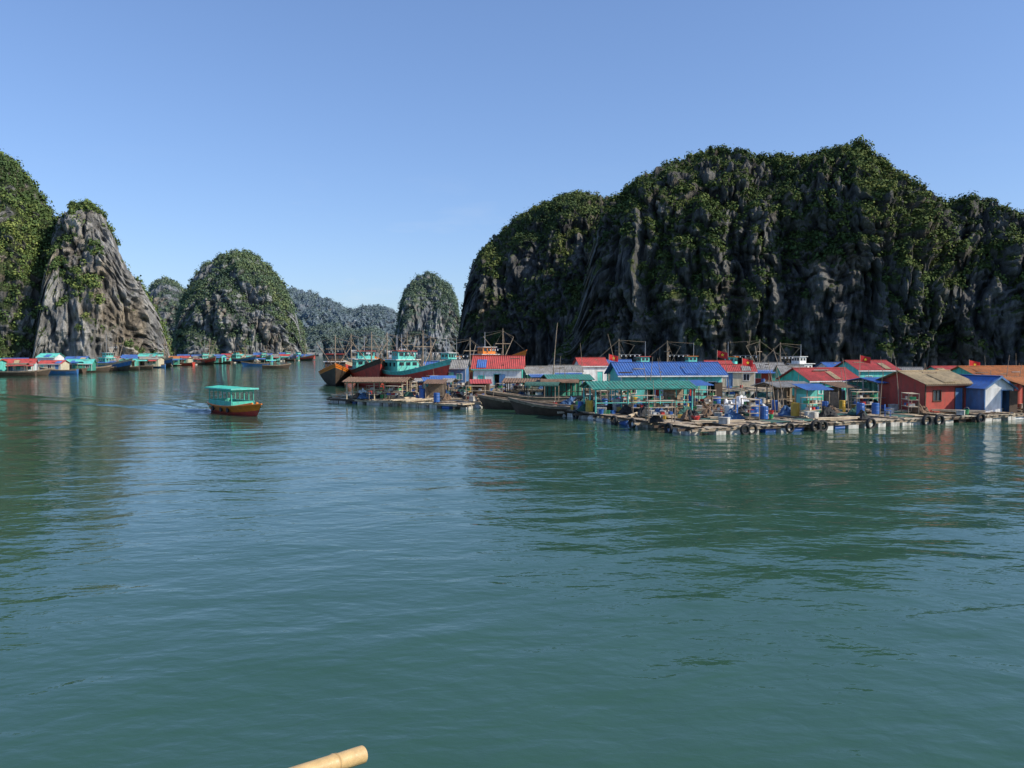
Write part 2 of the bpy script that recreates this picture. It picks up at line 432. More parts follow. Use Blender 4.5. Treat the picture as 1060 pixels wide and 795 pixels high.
# houses near -------------------------------------------------------
house('floating_house',(X(692,80),82,.55),math.radians(6),9.8,5,2.75,1.0,turq,bluer,seed=3,over=.5,trim=white)
hp('floating_house',857,80,60,381,teal,redr,18,dep=4.6,seed=5,rf=.3)
hp('floating_house',905,100,44,373,turq,redr,12,dep=5,seed=8)
hp('floating_house',972,68,60,384,redw,tanr,20,dep=5,seed=9,trim=woodd,over=.5,rf=.25)
hp('floating_house',1030,67,34,389,white,bluer,12,dep=4,ridge='y',seed=11,trim=bluew,wm2=bluew,rf=.3,over=.25)
hp('floating_house',1045,86,85,379,teal,oranger,12,dep=5,seed=12)
hp('floating_house',516,108,50,368,white,redr,-3,dep=5,seed=13,trim=turq,wm2=teal,rf=.34)
shelter('fish_farm_shelter',(X(922,72),73.5,.55),math.radians(20),4.2,3.6,2.2,.3,bluer,steel,tarp_back=turq)
shelter('fish_farm_shelter',(X(664,66),68,.55),math.radians(10),8.0,3.4,1.95,.45,tarpg,turq,tarp_back=None)
shelter('fish_farm_shelter',(X(391,86),87.0,.55),math.radians(-6),5.8,4,1.75,.35,brown,woodl)
shelter('fish_farm_shelter',(X(448,92),95,.55),math.radians(-10),4,3.5,1.4,.3,greyr,wood)
shelter('fish_farm_shelter',(X(588,84),86,.55),math.radians(8),4,4,2.0,.4,tarpg,woodd,tarp_back=teal2)
shelter('fish_farm_shelter',(X(545,88),89,.55),math.radians(-8),4,3,1.6,.3,brown,woodd)
shelter('fish_farm_shelter',(X(820,72),74,.55),math.radians(20),3.6,3,1.8,.3,greyr,wood)
shelter('fish_farm_shelter',(X(1085,66),69,.55),math.radians(20),5,4,2.2,.5,oranger,woodd,tarp_back=redw)
back=[(470,118,26,372,bluew,greyr),(452,128,24,374,turq,bluer),(556,112,26,379,teal2,greyr),(585,118,30,378,white,greyr),(612,122,28,370,white,redr),
      (640,125,26,372,turq,bluer),(765,116,34,377,cream,redr),(795,124,34,375,redw,greyr),(822,116,24,378,teal,greyr),(745,128,26,373,teal,redr),
      (870,128,34,375,white,bluer),(940,118,34,380,teal2,greyr),(985,112,36,379,turq,redr),(1090,92,60,380,bluew,redr)]
for i,(px,d,w,ty,wm,rm) in enumerate(back):
    hp('floating_house',px,d,w,ty,wm,rm,rnd.uniform(-12,22),seed=20+i,awn=rnd.choice([None,bluer,greyr]))
for px,d,s in ((752,71,1.5),(768,72,1.9),(784,73,1.4),(640,70,.8)):
    put('white_tarpaulin_heap',X(px,d),d,.58,s=s,me=mb(pile(tarp,int(px),.8,.42),'white_tarpaulin_heap',False))

# poles with flags ---------------------------------------------------
def flag(x,y,z0,h,s=1):
    e=empty('flag_pole',(x,y,z0),rnd.uniform(-.3,.3)); b=B(); b.cyl((0,0,0),(.05,0,h),.04,.025,woodl,6); b.obj('pole',e)
    b=B(); n=8; 
    for i in range(n):
        f=lambda t:(.05+t*1.1*s,.12*math.sin(t*5)*t,h-.08-.25*t)
        a=f(i/n); c=f((i+1)/n)
        b.poly([a,c,(c[0],c[1],c[2]-.7*s),(a[0],a[1],a[2]-.7*s)],flagr)
    pts=[]
    for k in range(10):
        rr=.2*s if k%2==0 else .08*s; t=math.pi/2+k*math.pi/5; pts.append((.6*s+rr*math.cos(t),-.11,h-.56*s+rr*math.sin(t)))
    b.poly(pts,star); b.obj('flag',e)
for px,d,ty in ((742,90,362),(768,88,370),(630,100,366),(890,95,367),(1003,90,372)):
    flag(X(px,d),d,.5,Z(ty,d)-.5,1.0)
def pole(x,y,z0,h,lean=(0,0),r=.05):
    b=B(); n=6; pts=[(lean[0]*(i/n)**1.6,lean[1]*(i/n)**1.6,h*i/n) for i in range(n+1)]
    for i in range(n): b.cyl(pts[i],pts[i+1],r*(1-.6*i/n),r*(1-.6*(i+1)/n),wood,6)
    b.obj('bamboo_pole',None,(x,y,z0))
pole(X(572,88),88,.4,Z(338,88),(.5,.0),.09); pole(X(604,100),100,.4,6.0,(-.4,0)); pole(X(672,70),70,.4,4.6,(.3,0)); pole(X(640,95),95,.4,7,(-1.2,0),.06)
for i in range(60):
    d=rnd.uniform(62,125); px=rnd.uniform(430,1060) if d>80 else rnd.uniform(620,1060); pole(X(px,d),d,.4,rnd.uniform(1.8,4.8),(rnd.uniform(-.7,.7),0),.045)
e=empty('laundry_line',(X(700,72),72,.5),.1); b=B()
b.cyl((-2,0,0),(-2,0,1.9),.04,.04,wood,6); b.cyl((2,0,0),(2,0,1.9),.04,.04,wood,6); b.cyl((-2,0,1.8),(2,0,1.8),.012,.012,rope,4)
for i,m in enumerate((redp,white,bluep,cream,turq,redp)):
    b.corr((-1.8+i*.6,0,1.1),(.45,0,0),(0,0,.7),m,.2,.03,.01)
b.obj('line_and_clothes',e)

# ---------------------------------------------------------------- boats
def hull(b,L,Bm,H,m1,m2,m3,deckm,rise=.8,keel=-.5,n=22,transom=.75,rake=.9):
    S=7; k=len(b.v); rows=[]
    for i in range(n+1):
        t=i/n; q=max(0,(t-.5)/.5); hb=Bm/2*(1-q**2.3)*(transom+(1-transom)*min(1,t/.35)**.7)+.02
        sh=H*(1+rise*q**1.8+.18*max(0,(.3-t)/.3)**1.5); kz=keel*(1-q**3*.9)
        for s_ in range(S+1):
            s=s_/S; y=hb*(s**.55); z=kz+(sh-kz)*(s**1.25)
            x=L*(t-.5)+rake*(q**2)*max(0,z)/H*.8
            rows.append((x,y,z))
    def idx(i,s,side): return k+(i*(S+1)+s)*2+side
    for (x,y,z) in rows: b.v.append((x,y,z)); b.v.append((x,-y,z))
    for i in range(n):
        for s in range(S):
            m=m1 if s<4 else (m2 if s<6 else m3)
            for side in (0,1):
                q=[idx(i,s,side),idx(i+1,s,side),idx(i+1,s+1,side),idx(i,s+1,side)]
                b.f.append(tuple(q if side else q[::-1])); b.m.append(b.mi(m))
        d0=[b.v[idx(i,S,0)],b.v[idx(i+1,S,0)],b.v[idx(i+1,S,1)],b.v[idx(i,S,1)]]
        b.poly([(p[0],p[1]*.97,p[2]-.28*min(1,H)) for p in d0],deckm)
    for s in range(S):
        b.f.append((idx(0,s,0),idx(0,s+1,0),idx(0,s+1,1),idx(0,s,1))); b.m.append(b.mi(m2))
    for side in (0,1):
        for i in range(n): b.cyl(b.v[idx(i,S,side)],b.v[idx(i+1,S,side)],.055,.055,m3,6)
def trawler(px,d,deg,L=13,Bm=3.8,H=1.5,m1=None,m2=None,m3=None,cab=None,seed=0,mast=6.5,loc=None):
    r=random.Random(seed); x=X(px,d); e=empty('fishing_trawler',(x,d,0),math.radians(deg))
    m1=m1 or hullred; m2=m2 or hullred; m3=m3 or turq; cab=cab or turq
    b=B(); hull(b,L,Bm,H,m1,m2,m3,wood,rise=.75,rake=1.6); b.obj('hull',e)
    b=B(); cw=Bm*.62; x0=-L*.27; z0=H-.3
    b.box((x0,0,z0+.95),(L*.26,cw,1.9),cab); b.box((x0-.1,0,z0+1.95),(L*.26+.7,cw+.6,.1),white)
    b.box((x0+L*.04,0,z0+2.6),(L*.13,cw*.8,1.2),cab); b.box((x0+L*.04,0,z0+3.24),(L*.13+.5,cw*.8+.4,.09),r.choice([redr,orgp,white]))
    for i in range(3):
        b.box((x0+L*.105+.012,(i-1)*cw*.25,z0+2.75),(.03,cw*.19,.5),glass)
        b.box((x0+L*.13+.012,(i-1)*cw*.3,z0+1.35),(.03,cw*.2,.5),glass)
    for sy in (-1,1):
        for i in range(3): b.box((x0-L*.09+i*L*.08,sy*(cw/2+.012),z0+1.25),(.5,.03,.55),glass)
        for i in range(2): b.box((x0+L*.01+i*.75,sy*(cw*.4+.012),z0+2.75),(.5,.03,.45),glass)
    b.obj('wheelhouse',e)
    b=B(); mx=L*.14
    b.cyl((mx,0,z0),(mx,0,mast),.12,.07,wood,8); b.cyl((x0,0,z0+3.2),(x0,0,mast*.95),.07,.05,steel,6)
    b.cyl((mx-.9,0,z0),(mx,0,mast*.7),.06,.06,wood,6); b.cyl((mx,-1.5,mast*.72),(mx,1.5,mast*.72),.06,.06,wood,6)
    for sy in (-1,1):
        b.cyl((mx,0,z0+.8),(mx-1.5,sy*3.0,mast*.85),.07,.05,wood,6); b.cyl((mx,0,mast*.95),(mx-1.5,sy*3.0,mast*.85),.025,.025,rope,4)
        b.cyl((mx,0,mast*.95),(L*.0,sy*Bm*.48,H),.025,.025,rope,4)
    b.cyl((mx,0,mast*.97),(L*.5+1.2,0,H*1.8),.025,.025,rope,4); b.cyl((mx,0,mast*.97),(x0,0,mast*.93),.025,.025,rope,4)
    for i in range(5): b.cyl((x0+1.2+i*.9,-.05,mast*.62),(x0+1.2+i*.9,-.05,mast*.62-.25),.09,.12,white,6)
    b.cyl((x0+.8,-.05,mast*.63),(mx,-.05,mast*.63),.03,.03,steel,5)
    b.obj('masts_and_rigging',e)
    b=B()
    for i in range(12):
        xx=r.uniform(-L*.08,L*.38); yy=r.uniform(-.9,.9)
        if r.random()<.5: b.cyl((xx,yy,z0),(xx,yy,z0+.9),.28,.28,r.choice([bluep,whitep,orgp,yelp]),10)
        else: b.box((xx,yy,z0+.3),(.8,.6,.6),r.choice([foam,netg,netb,redp]),r.uniform(0,3))
    b.obj('deck_gear',e)
trawler(347,138,-78,m1=hulld,m2=hulld,m3=orgp,cab=woodd,seed=1,mast=8.0,L=15,Bm=5.4,H=2.0)
trawler(382,132,-70,m1=hullred,m2=hullred,m3=woodd,cab=turq,seed=2,mast=8.4,L=15,Bm=5.4,H=2.5)
trawler(404,150,-100,m1=hullred,m2=hullred,m3=orgp,cab=white,seed=3,mast=8.8,H=2.6)
trawler(430,122,-55,m1=hullred,m2=hullred,m3=turq,cab=turq,seed=4,mast=8.4,L=16,Bm=5.8,H=2.5)
trawler(366,172,-95,m1=hulld,m2=hullred,m3=woodl,cab=woodl,seed=5,mast=9.0,H=2.2)
trawler(418,180,-60,m1=hulld,m2=hullb,m3=orgp,cab=orgp,seed=15,mast=9.5,H=2.2)
trawler(514,146,-60,m1=hullb,m2=hullb,m3=orgp,cab=orgp,seed=6,mast=9.3,L=16,H=3.2,Bm=5)
trawler(455,155,-150,m1=hulld,m2=teal2,m3=woodl,cab=white,seed=7,mast=8.2)
trawler(478,136,-40,m1=hullred,m2=hullred,m3=orgp,cab=turq,seed=17,mast=7.6,H=2.2)
trawler(650,150,-160,m1=hullred,m2=hullb,m3=woodl,cab=turq,seed=8,mast=7.6)
trawler(775,142,-30,m1=hullb,m2=hullred,m3=woodl,cab=turq,seed=9,mast=7.4)
trawler(815,150,-150,m1=hulld,m2=hullb,m3=orgp,cab=white,seed=10,mast=7)
trawler(700,160,-170,m1=hulld,m2=teal2,m3=woodl,cab=turq,seed=12,mast=7.4)
def sampan(px,d,deg,L,Bm,H,m,cab=None,name='wooden_boat'):
    e=empty(name,(X(px,d),d,0),math.radians(deg)); b=B(); hull(b,L,Bm,H,m,m,wood,woodd,rise=.7,keel=-.3,rake=.6); b.obj('hull',e)
    b=B()
    for i in range(5): b.box((-L*.3+i*L*.14,0,H-.08),(.18,Bm*.9,.05),wood)
    if cab:
        for x in (-L*.32,-L*.02):
            for y in (-Bm*.36,Bm*.36): b.cyl((x,y,H-.3),(x,y,H+1.5),.04,.04,wood,6)
        n=8
        for i in range(n):
            a0=math.pi*i/n;a1=math.pi*(i+1)/n; f=lambda a,x:(x,Bm*.42*math.cos(a),H+1.45+.35*math.sin(a))
            b.poly([f(a0,-L*.36),f(a0,L*.02),f(a1,L*.02),f(a1,-L*.36)],cab)
    b.obj('fittings',e)
sampan(582,71,150,9,2.2,.8,woodd,None); sampan(547,78,165,8.5,2.2,.8,hulld,netg); sampan(562,83,175,10,2.4,.9,hulld,brown)
sampan(530,88,170,7,1.8,.7,woodd); sampan(480,88,160,6,1.6,.6,wood); sampan(470,98,10,8,2,.8,hullb,bluer)
sampan(285,262,20,8,2,.9,hulld,turq); sampan(265,300,200,9,2.4,1,hullb,bluer)

# passenger boat -----------------------------------------------------------
tx,ty_=X(240,72),73.0
e=empty('passenger_boat',(tx,ty_,0.05),math.atan2(-.75,.66)); 
b=B(); hull(b,8.4,2.5,.66,hullred,orgp,orgp,teal2,rise=.55,keel=-.35,rake=.7); b.obj('hull',e)
b=B()
for x in np.linspace(-3.5,1.3,6):
    for y in (-.98,.98): b.cyl((x,y,.4),(x,y,2.15),.05,.05,teal,6)
for y in (-1.0,1.0):
    b.box((-1.1,y,.75),(4.9,.05,.55),teal); b.box((-1.1,y,1.05),(5.0,.09,.07),turq); b.box((-1.1,y,1.98),(4.9,.06,.16),teal)
b.box((1.35,0,.78),(.05,1.85,.6),teal); b.box((-3.55,0,.8),(.05,1.85,.65),teal)
b.box((1.36,0,1.98),(.05,1.9,.16),teal)
b.box((-1.0,0,.5),(4.2,.5,.35),wood)
for i in range(4): b.box((-2.8+i*1.1,0,.72),(.4,1.6,.05),woodl)
b.obj('cabin_frame',e)
b=B(); b.corr((-3.9,-1.25,2.14),(5.7,0,0),(0,1.25,.12),teal,.3,.015,.04); b.corr((1.8,1.25,2.14),(-5.7,0,0),(0,-1.25,.12),teal,.3,.015,.04)
for y in (-1.25,1.25): b.box((-1.05,y,2.13),(5.7,.05,.1),turq)
b.box((1.82,0,2.16),(.05,2.5,.14),turq)
b.obj('canopy_roof',e)
b=B(); b.box((2.2,0,.66),(.9,1.1,.25),orgp); b.box((3.0,0,.8),(.3,.4,.2),orgp); b.cyl((4.1,0,.7),(4.1,0,1.15),.05,.05,orgp,8)
for y in (-.75,.75): b.cyl((1.6,y*1.2,.66),(3.8,y*.3,1.02),.1,.08,orgp,8)
for x,y in ((-.6,-1.18),(-2.4,-1.18),(.8,-1.18)):
    b.cyl((x,y-.02,.35),(x,y+.1,.35),.22,.22,rubber,12)
b.box((-3.75,0,.6),(.5,.4,.5),dark); b.obj('foredeck_and_fenders',e)

# left shore village -----------------------------------------------------
path=[(-60,392),(0,388.5),(60,386),(130,382),(180,378.5),(250,375),(330,372.5)]
def shore(px):
    for (a,ya),(c,yc) in zip(path[:-1],path[1:]):
        if a<=px<=c: y=ya+(yc-ya)*(px-a)/(c-a); return 5.5*F/(y-363)
px=-50; i=0
wms=[teal,turq,bluew,white,cream,redw,turq,teal2]; rms=[redr,redr,bluer,greyr,bluer,oranger,greyr,turq]
while px<322:
    d=shore(px)+rnd.uniform(-3,6); wp=rnd.uniform(10,30)*200/d; wpx=max(wp,6)
    if -10<px<50: rm=redr; wm=[cream,redw,white][i%3]; wpx=max(wpx,24)
    else: rm=rnd.choice(rms); wm=rnd.choice(wms)
    wm_w=wpx/F*d
    house('floating_house',(X(px+wpx/2,d),d+4,.5),math.radians(rnd.uniform(-8,28)),wm_w*.95,rnd.uniform(3.5,5),rnd.uniform(1.8,2.9),rnd.uniform(.4,1.0),wm,rm,seed=100+i,awn=rnd.choice([None,bluer,redr,turq]),trim=rnd.choice([white,turq]))
    if rnd.random()<.75:
        d2=d+rnd.uniform(12,18); house('floating_house',(X(px+wpx*.4,d2),d2+4,.5),math.radians(rnd.uniform(-5,22)),max(4,wm_w*.8),4.5,rnd.uniform(2.3,3.4),rnd.uniform(.6,1.0),rnd.choice(wms),rnd.choice(rms),seed=200+i)
    if rnd.random()<.6: pole(X(px,d),d-1,.3,rnd.uniform(4,6.5),(rnd.uniform(-.5,.5),0),.07)
    px+=wpx*rnd.uniform(1.0,1.5); i+=1
for a,c in zip([-50,60,150,230],[60,150,230,322]):
    p=(X(a,shore(a)),shore(a)-3); q=(X(c,shore(c)),shore(c)-3); L=math.dist(p,q)
    e=empty('floating_walkway',(p[0],p[1],0),math.atan2(q[1]-p[1],q[0]-p[0])); b=B()
    x=0
    while x<L:
        l=rnd.uniform(4,8)
        b.box((x+l/2,4,.4),(l-.15,9,.14),rnd.choice([wood,woodd,woodl]))
        if rnd.random()<.7: b.box((x+l/2,-.2,.15),(l*.6,.8,.4),rnd.choice([foam,bluep,woodd]))
        if rnd.random()<.7: b.cyl((x,rnd.uniform(0,2),.47),(x,rnd.uniform(0,2),1.4),.3,.3,rnd.choice([bluep,whitep,netg,redp]),8)
        x+=l
    b.obj('deck',e)
for px in (8,28,62,75,92,110,128,140,158,190,205,230,255,300):
    d=shore(px)-rnd.uniform(5,14); sampan(px,d,rnd.choice([10,190,30,160]),rnd.uniform(6,11),2.2,1.0,rnd.choice([hulld,hullb,hullred,woodd]),rnd.choice([turq,bluer,None,brown]))
for px,dd in ((118,2),(168,5),(215,0),(250,0),(275,5),(300,10),(313,10)):
    d=shore(px)+dd-16; trawler(px,d,rnd.uniform(-60,-20),seed=px,mast=rnd.uniform(8,11),H=2,Bm=4.5,m1=hulld,m2=rnd.choice([hullb,hullred,teal2]),m3=woodl,cab=turq)

# ---------------------------------------------------------------- karst hills
def fastmesh(name,verts,quads,mats,attrs=None,smooth=False):
    me=bpy.data.meshes.new(name); n=len(verts); q=len(quads)
    me.vertices.add(n); me.vertices.foreach_set('co',verts.astype(np.float32).ravel())
    me.loops.add(q*4); me.loops.foreach_set('vertex_index',quads.astype(np.int32).ravel())
    me.polygons.add(q); me.polygons.foreach_set('loop_start',np.arange(0,q*4,4,dtype=np.int32)); me.polygons.foreach_set('loop_total',np.full(q,4,dtype=np.int32))
    me.polygons.foreach_set('use_smooth',np.full(q,smooth))
    for m in mats: me.materials.append(m)
    if attrs:
        for k,v in attrs.items():
            a=me.attributes.new(k,'FLOAT','POINT'); a.data.foreach_set('value',v.astype(np.float32).ravel())
    me.update(calc_edges=True); me.validate()
    o=bpy.data.objects.new(name,me); sc.collection.objects.link(o); return o

def rockmat(name,haze_tint,light=1.0):
    m=bpy.data.materials.new(name); m.use_nodes=True; nt=m.node_tree; b=nt.nodes['Principled BSDF']
    L=nt.links.new; tc=nd(nt,'ShaderNodeTexCoord')
    mp=nd(nt,'ShaderNodeMapping'); mp.inputs['Scale'].default_value=(.2,.2,.07); L(tc.outputs['Object'],mp.inputs['Vector'])
    n1=nd(nt,'ShaderNodeTexNoise'); n1.inputs['Scale'].default_value=1; n1.inputs['Detail'].default_value=12; n1.inputs['Roughness'].default_value=.78; n1.inputs['Distortion'].default_value=.8
    L(mp.outputs['Vector'],n1.inputs['Vector'])
    r=nd(nt,'ShaderNodeValToRGB'); cr=r.color_ramp; cr.elements[0].position=.36; cr.elements[1].position=.68
    def hz(c): return tuple(c[i]*(1-haze_tint)+(.17,.23,.31)[i]*haze_tint for i in range(3))+(1,)  # aerial haze painted in: rock and undergrowth colours blended towards blue-grey
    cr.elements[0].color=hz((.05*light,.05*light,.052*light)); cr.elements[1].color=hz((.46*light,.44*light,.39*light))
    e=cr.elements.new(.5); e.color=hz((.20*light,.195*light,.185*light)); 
    L(n1.outputs['Fac'],r.inputs['Fac'])
    n2=nd(nt,'ShaderNodeTexNoise'); n2.inputs['Scale'].default_value=.05; n2.inputs['Detail'].default_value=6; L(tc.outputs['Object'],n2.inputs['Vector'])
    r2=nd(nt,'ShaderNodeValToRGB'); r2.color_ramp.elements[0].position=.52; r2.color_ramp.elements[1].position=.66; L(n2.outputs['Fac'],r2.inputs['Fac'])
    mx=nd(nt,'ShaderNodeMixRGB'); mx.blend_type='MULTIPLY'; L(r2.outputs['Color'],mx.inputs['Fac']); L(r.outputs['Color'],mx.inputs['Color1']); mx.inputs['Color2'].default_value=(1.0,.86,.70,1)
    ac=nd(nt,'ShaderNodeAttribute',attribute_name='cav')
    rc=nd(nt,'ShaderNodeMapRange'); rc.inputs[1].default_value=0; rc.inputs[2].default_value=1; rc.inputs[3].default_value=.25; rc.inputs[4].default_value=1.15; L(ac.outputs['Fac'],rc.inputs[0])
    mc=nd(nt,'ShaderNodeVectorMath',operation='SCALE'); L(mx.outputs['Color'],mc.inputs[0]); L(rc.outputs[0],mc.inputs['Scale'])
    at=nd(nt,'ShaderNodeAttribute',attribute_name='veg')
    n3=nd(nt,'ShaderNodeTexNoise'); n3.inputs['Scale'].default_value=.6; n3.inputs['Detail'].default_value=10; n3.inputs['Roughness'].default_value=.7; L(tc.outputs['Object'],n3.inputs['Vector'])
    ad=nd(nt,'ShaderNodeMath',operation='MULTIPLY_ADD'); L(n3.outputs['Fac'],ad.inputs[0]); ad.inputs[1].default_value=1.6; L(at.outputs['Fac'],ad.inputs[2])
    r3=nd(nt,'ShaderNodeMapRange'); r3.inputs[1].default_value=.90; r3.inputs[2].default_value=1.10; L(ad.outputs[0],r3.inputs[0])
    gr=nd(nt,'ShaderNodeValToRGB'); gr.color_ramp.elements[0].position=.38; gr.color_ramp.elements[1].position=.64
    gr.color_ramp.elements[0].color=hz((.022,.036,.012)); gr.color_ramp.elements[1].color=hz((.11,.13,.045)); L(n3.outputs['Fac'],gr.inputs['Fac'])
    m2=nd(nt,'ShaderNodeMixRGB'); L(r3.outputs[0],m2.inputs['Fac']); L(mc.outputs[0],m2.inputs['Color1']); L(gr.outputs['Color'],m2.inputs['Color2'])
    L(m2.outputs['Color'],b.inputs['Base Color']); b.inputs['Roughness'].default_value=.92; b.inputs['Specular IOR Level'].default_value=.15
    bp=nd(nt,'ShaderNodeBump'); bp.inputs['Strength'].default_value=1; bp.inputs['Distance'].default_value=2.2; L(n1.outputs['Fac'],bp.inputs['Height']); L(bp.outputs['Normal'],b.inputs['Normal'])
    return m
def leafmat(name,haze_tint,leaf_lit=1.0):  # last factor brightens leaf colours of sunlit hills, sunlight put into the green
    m=bpy.data.materials.new(name); m.use_nodes=True; nt=m.node_tree; b=nt.nodes['Principled BSDF']; L=nt.links.new
    at=nd(nt,'ShaderNodeAttribute',attribute_name='tint'); r=nd(nt,'ShaderNodeValToRGB'); L(at.outputs['Fac'],r.inputs['Fac'])
    def hz(c): return tuple(c[i]*leaf_lit*(1-haze_tint)+(.15,.21,.27)[i]*haze_tint for i in range(3))+(1,)  # leaf base colour also carries the distance haze as a bluish tint
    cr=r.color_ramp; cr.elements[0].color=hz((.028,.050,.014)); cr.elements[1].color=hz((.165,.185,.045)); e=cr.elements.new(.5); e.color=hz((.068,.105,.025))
    L(r.outputs['Color'],b.inputs['Base Color']); b.inputs['Roughness'].default_value=.8; b.inputs['Specular IOR Level'].default_value=.15
    return m

def karst(name,ridge,wf,wb,seed,nu,nv,haze_tint=0,vbias=0,bushes=2000,K=24,bs=1.3,amp=1,light=1,lowbare=.0,sideveg=0,pr=.75,hs=1.0,leaf_lit=1.0,slopeveg=1.0):
    R=np.array([pw(a,b_,d) for a,b_,d in ridge]); 
    seg=np.r_[0,np.cumsum(np.linalg.norm(np.diff(R[:,:2],axis=0),axis=1)+.35*np.abs(np.diff(R[:,2])))]
    t=np.linspace(0,seg[-1],nu); P=np.stack([np.interp(t,seg,R[:,i]) for i in range(3)],1)
    Hm=P[:,2].max(); 
    w9=max(5,nu//12)|1
    pad=lambda a,k:np.convolve(np.pad(a,(k//2,k//2),'reflect',reflect_type='odd'),np.ones(k)/k,'valid')
    Ps=np.stack([pad(P[:,i],w9) for i in range(2)],1)
    T=np.gradient(Ps,axis=0); T/=np.linalg.norm(T,axis=1)[:,None]+1e-9
    N=np.stack([T[:,1],-T[:,0]],1)
    s=np.linspace(0,1,nv); th=np.where(s<.78,s/.78*math.pi*.56,math.pi*.56+(s-.78)/.22*math.pi*.44)
    h=np.maximum(P[:,2],0)+3
    wsc=np.clip(h/Hm,.05,1)**.55
    c=np.cos(th); off=np.sign(c)*np.abs(c)**.9; zz=np.clip(np.sin(th),0,1)**pr
    o=np.where(off[None,:]>0,off[None,:]*wf,off[None,:]*wb)*wsc[:,None]
    V=np.zeros((nu,nv,3)); V[...,0]=P[:,0,None]+N[:,0,None]*o; V[...,1]=P[:,1,None]+N[:,1,None]*o; V[...,2]=-3+h[:,None]*zz[None,:]
    def normals(V):
        du=np.gradient(V,axis=0); dv=np.gradient(V,axis=1); n=np.cross(dv,du); n/=np.linalg.norm(n,axis=2)[...,None]+1e-9; return n
    n=normals(V)
    if (n[nu//2,nv//5,:2]*N[nu//2]).sum()<0: n=-n
    nh=n.copy(); nh[...,2]*=.5
    x,y,z=V[...,0]/hs,V[...,1]/hs,V[...,2]/hs
    wxp=perlin(x/20,y/20,z/30,60)*4; wzp=perlin(x/25,y/25,z/25,61)*8
    x=x+wxp; z_=z+wzp
    def pn(s_,sz,sd): return perlin(x/s_+seed*3.1,y/s_+7.7,z_/sz+1.3,sd)
    bil=lambda s_,sz,sd:np.minimum(np.abs(pn(s_,sz,sd))*2.4,1)-.42
    small=bil(6.5,17,3)*3.4+bil(3.0,7.5,4)*2.3+bil(1.6,3.2,5)*1.2+bil(10,3.6,7)*1.8
    d1=pn(34,110,1)*8+bil(17,55,2)*5.5+small+pn(1.0,1.6,8)*.7
    V=V+nh*(d1*amp*hs)[...,None]
    topf=np.clip(zz[None,:],0,1)
    V[...,2]+=(pn(9,9,9)*2.6+bil(4,4,10)*3.4+bil(2,2,12)*1.8)*amp*hs*topf**4*np.clip(h/Hm,0,1)[:,None]
    # survey correction: bring the skyline to the measured heights
    rp=np.array([[a,b_] for a,b_,_ in ridge],float)
    for it in range(2):
        yy=V[...,1]; fw=yy*math.cos(PITCH)-(V[...,2]-HC)*math.sin(PITCH); ppx=530+F*V[...,0]/fw; up=yy*math.sin(PITCH)+(V[...,2]-HC)*math.cos(PITCH)
        ppy=397.5-F*up/fw; bw=3.0; x0=rp[:,0].min()-120; nb=int((rp[:,0].max()+120-x0)/bw)+1
        bi=np.clip(((ppx-x0)/bw).astype(int),0,nb-1).ravel(); fl=ppy.ravel(); order=np.lexsort((fl,bi)); bs_=bi[order]; first=np.r_[True,bs_[1:]!=bs_[:-1]]
        ratio=np.full(nb,np.nan); bins=bs_[first]; iv=order[first]
        pc=x0+(bins+.5)*bw; tgt=np.interp(pc,rp[:,0],rp[:,1],left=380,right=380)+bs*.9*F/yy.ravel()[iv]
        ys=yy.ravel()[iv]; zs=V[...,2].ravel()[iv]; cy=-(tgt-397.5)/F; zt=HC+(-math.sin(PITCH)+math.cos(PITCH)*cy)/(math.cos(PITCH)+math.sin(PITCH)*cy)*ys
        ratio[bins]=np.clip((zt+3)/np.maximum(zs+3,.5),.02,1.6)
        ok=~np.isnan(ratio); ratio=np.interp(np.arange(nb),np.where(ok)[0],ratio[ok])
        kk=7 if it==0 else 5; ratio=np.convolve(np.pad(ratio,kk//2,'edge'),np.ones(kk)/kk,'valid')
        rr_=np.interp(ppx.ravel(),x0+(np.arange(nb)+.5)*bw,ratio).reshape(ppx.shape)
        V[...,2]=-3+(V[...,2]+3)*rr_
    n=normals(V)
    if (n[nu//2,nv//5,:2]*N[nu//2]).sum()<0: n=-n
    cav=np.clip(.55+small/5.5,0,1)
    hr=(V[...,2]+3)/Hm
    vn=perlin(x/24+5,y/24,z/28,20+seed)*.8+perlin(x/9+5,y/9,z/7,30+seed)*.8+perlin(x/3.5,y/3.5,z/2.6,31)*.6
    veg=.12+vn*.8+(n[...,2]-.22)*1.15*slopeveg+vbias+(hr-.5)*.3*(1+lowbare*2)-lowbare*.25+sideveg*(-(x-x.mean())/(x.max()-x.min()))
    veg=np.where(V[...,2]<3.0,-1,veg)
    idx=np.arange(nu*nv).reshape(nu,nv); q=np.stack([idx[:-1,:-1],idx[1:,:-1],idx[1:,1:],idx[:-1,1:]],-1).reshape(-1,4)
    fastmesh(name,V.reshape(-1,3),q,[rockmat(name+'_rock',haze_tint,light)],{'veg':np.clip(veg,-1,1.2),'cav':cav},smooth=False)
    rs=np.random.RandomState(seed+50)
    A=V[:-1,:-1];Bv=V[1:,:-1];Cv=V[:-1,1:]; ar=np.linalg.norm(np.cross(Bv-A,Cv-A),axis=2).ravel()
    p=ar*np.clip((veg[:-1,:-1].ravel()-.3)*2.6,0,1)*np.where(np.tile(th[:-1],(nu-1,1)).ravel()<2.0,1,.1)
    if p.sum()<=0: return
    ch=rs.choice(len(p),bushes,p=p/p.sum())
    iu,iv=np.unravel_index(ch,(nu-1,nv-1))
    a=rs.rand(bushes,1);b_=rs.rand(bushes,1)
    pos=A[iu,iv]+(Bv-A)[iu,iv]*a+(Cv-A)[iu,iv]*b_
    nn=n[iu,iv]; rr=bs*np.minimum(np.exp(rs.normal(-.05,.38,bushes)),1.9)
    pos=pos+nn*rr[:,None]*.1+np.array([0,0,.15])*rr[:,None]
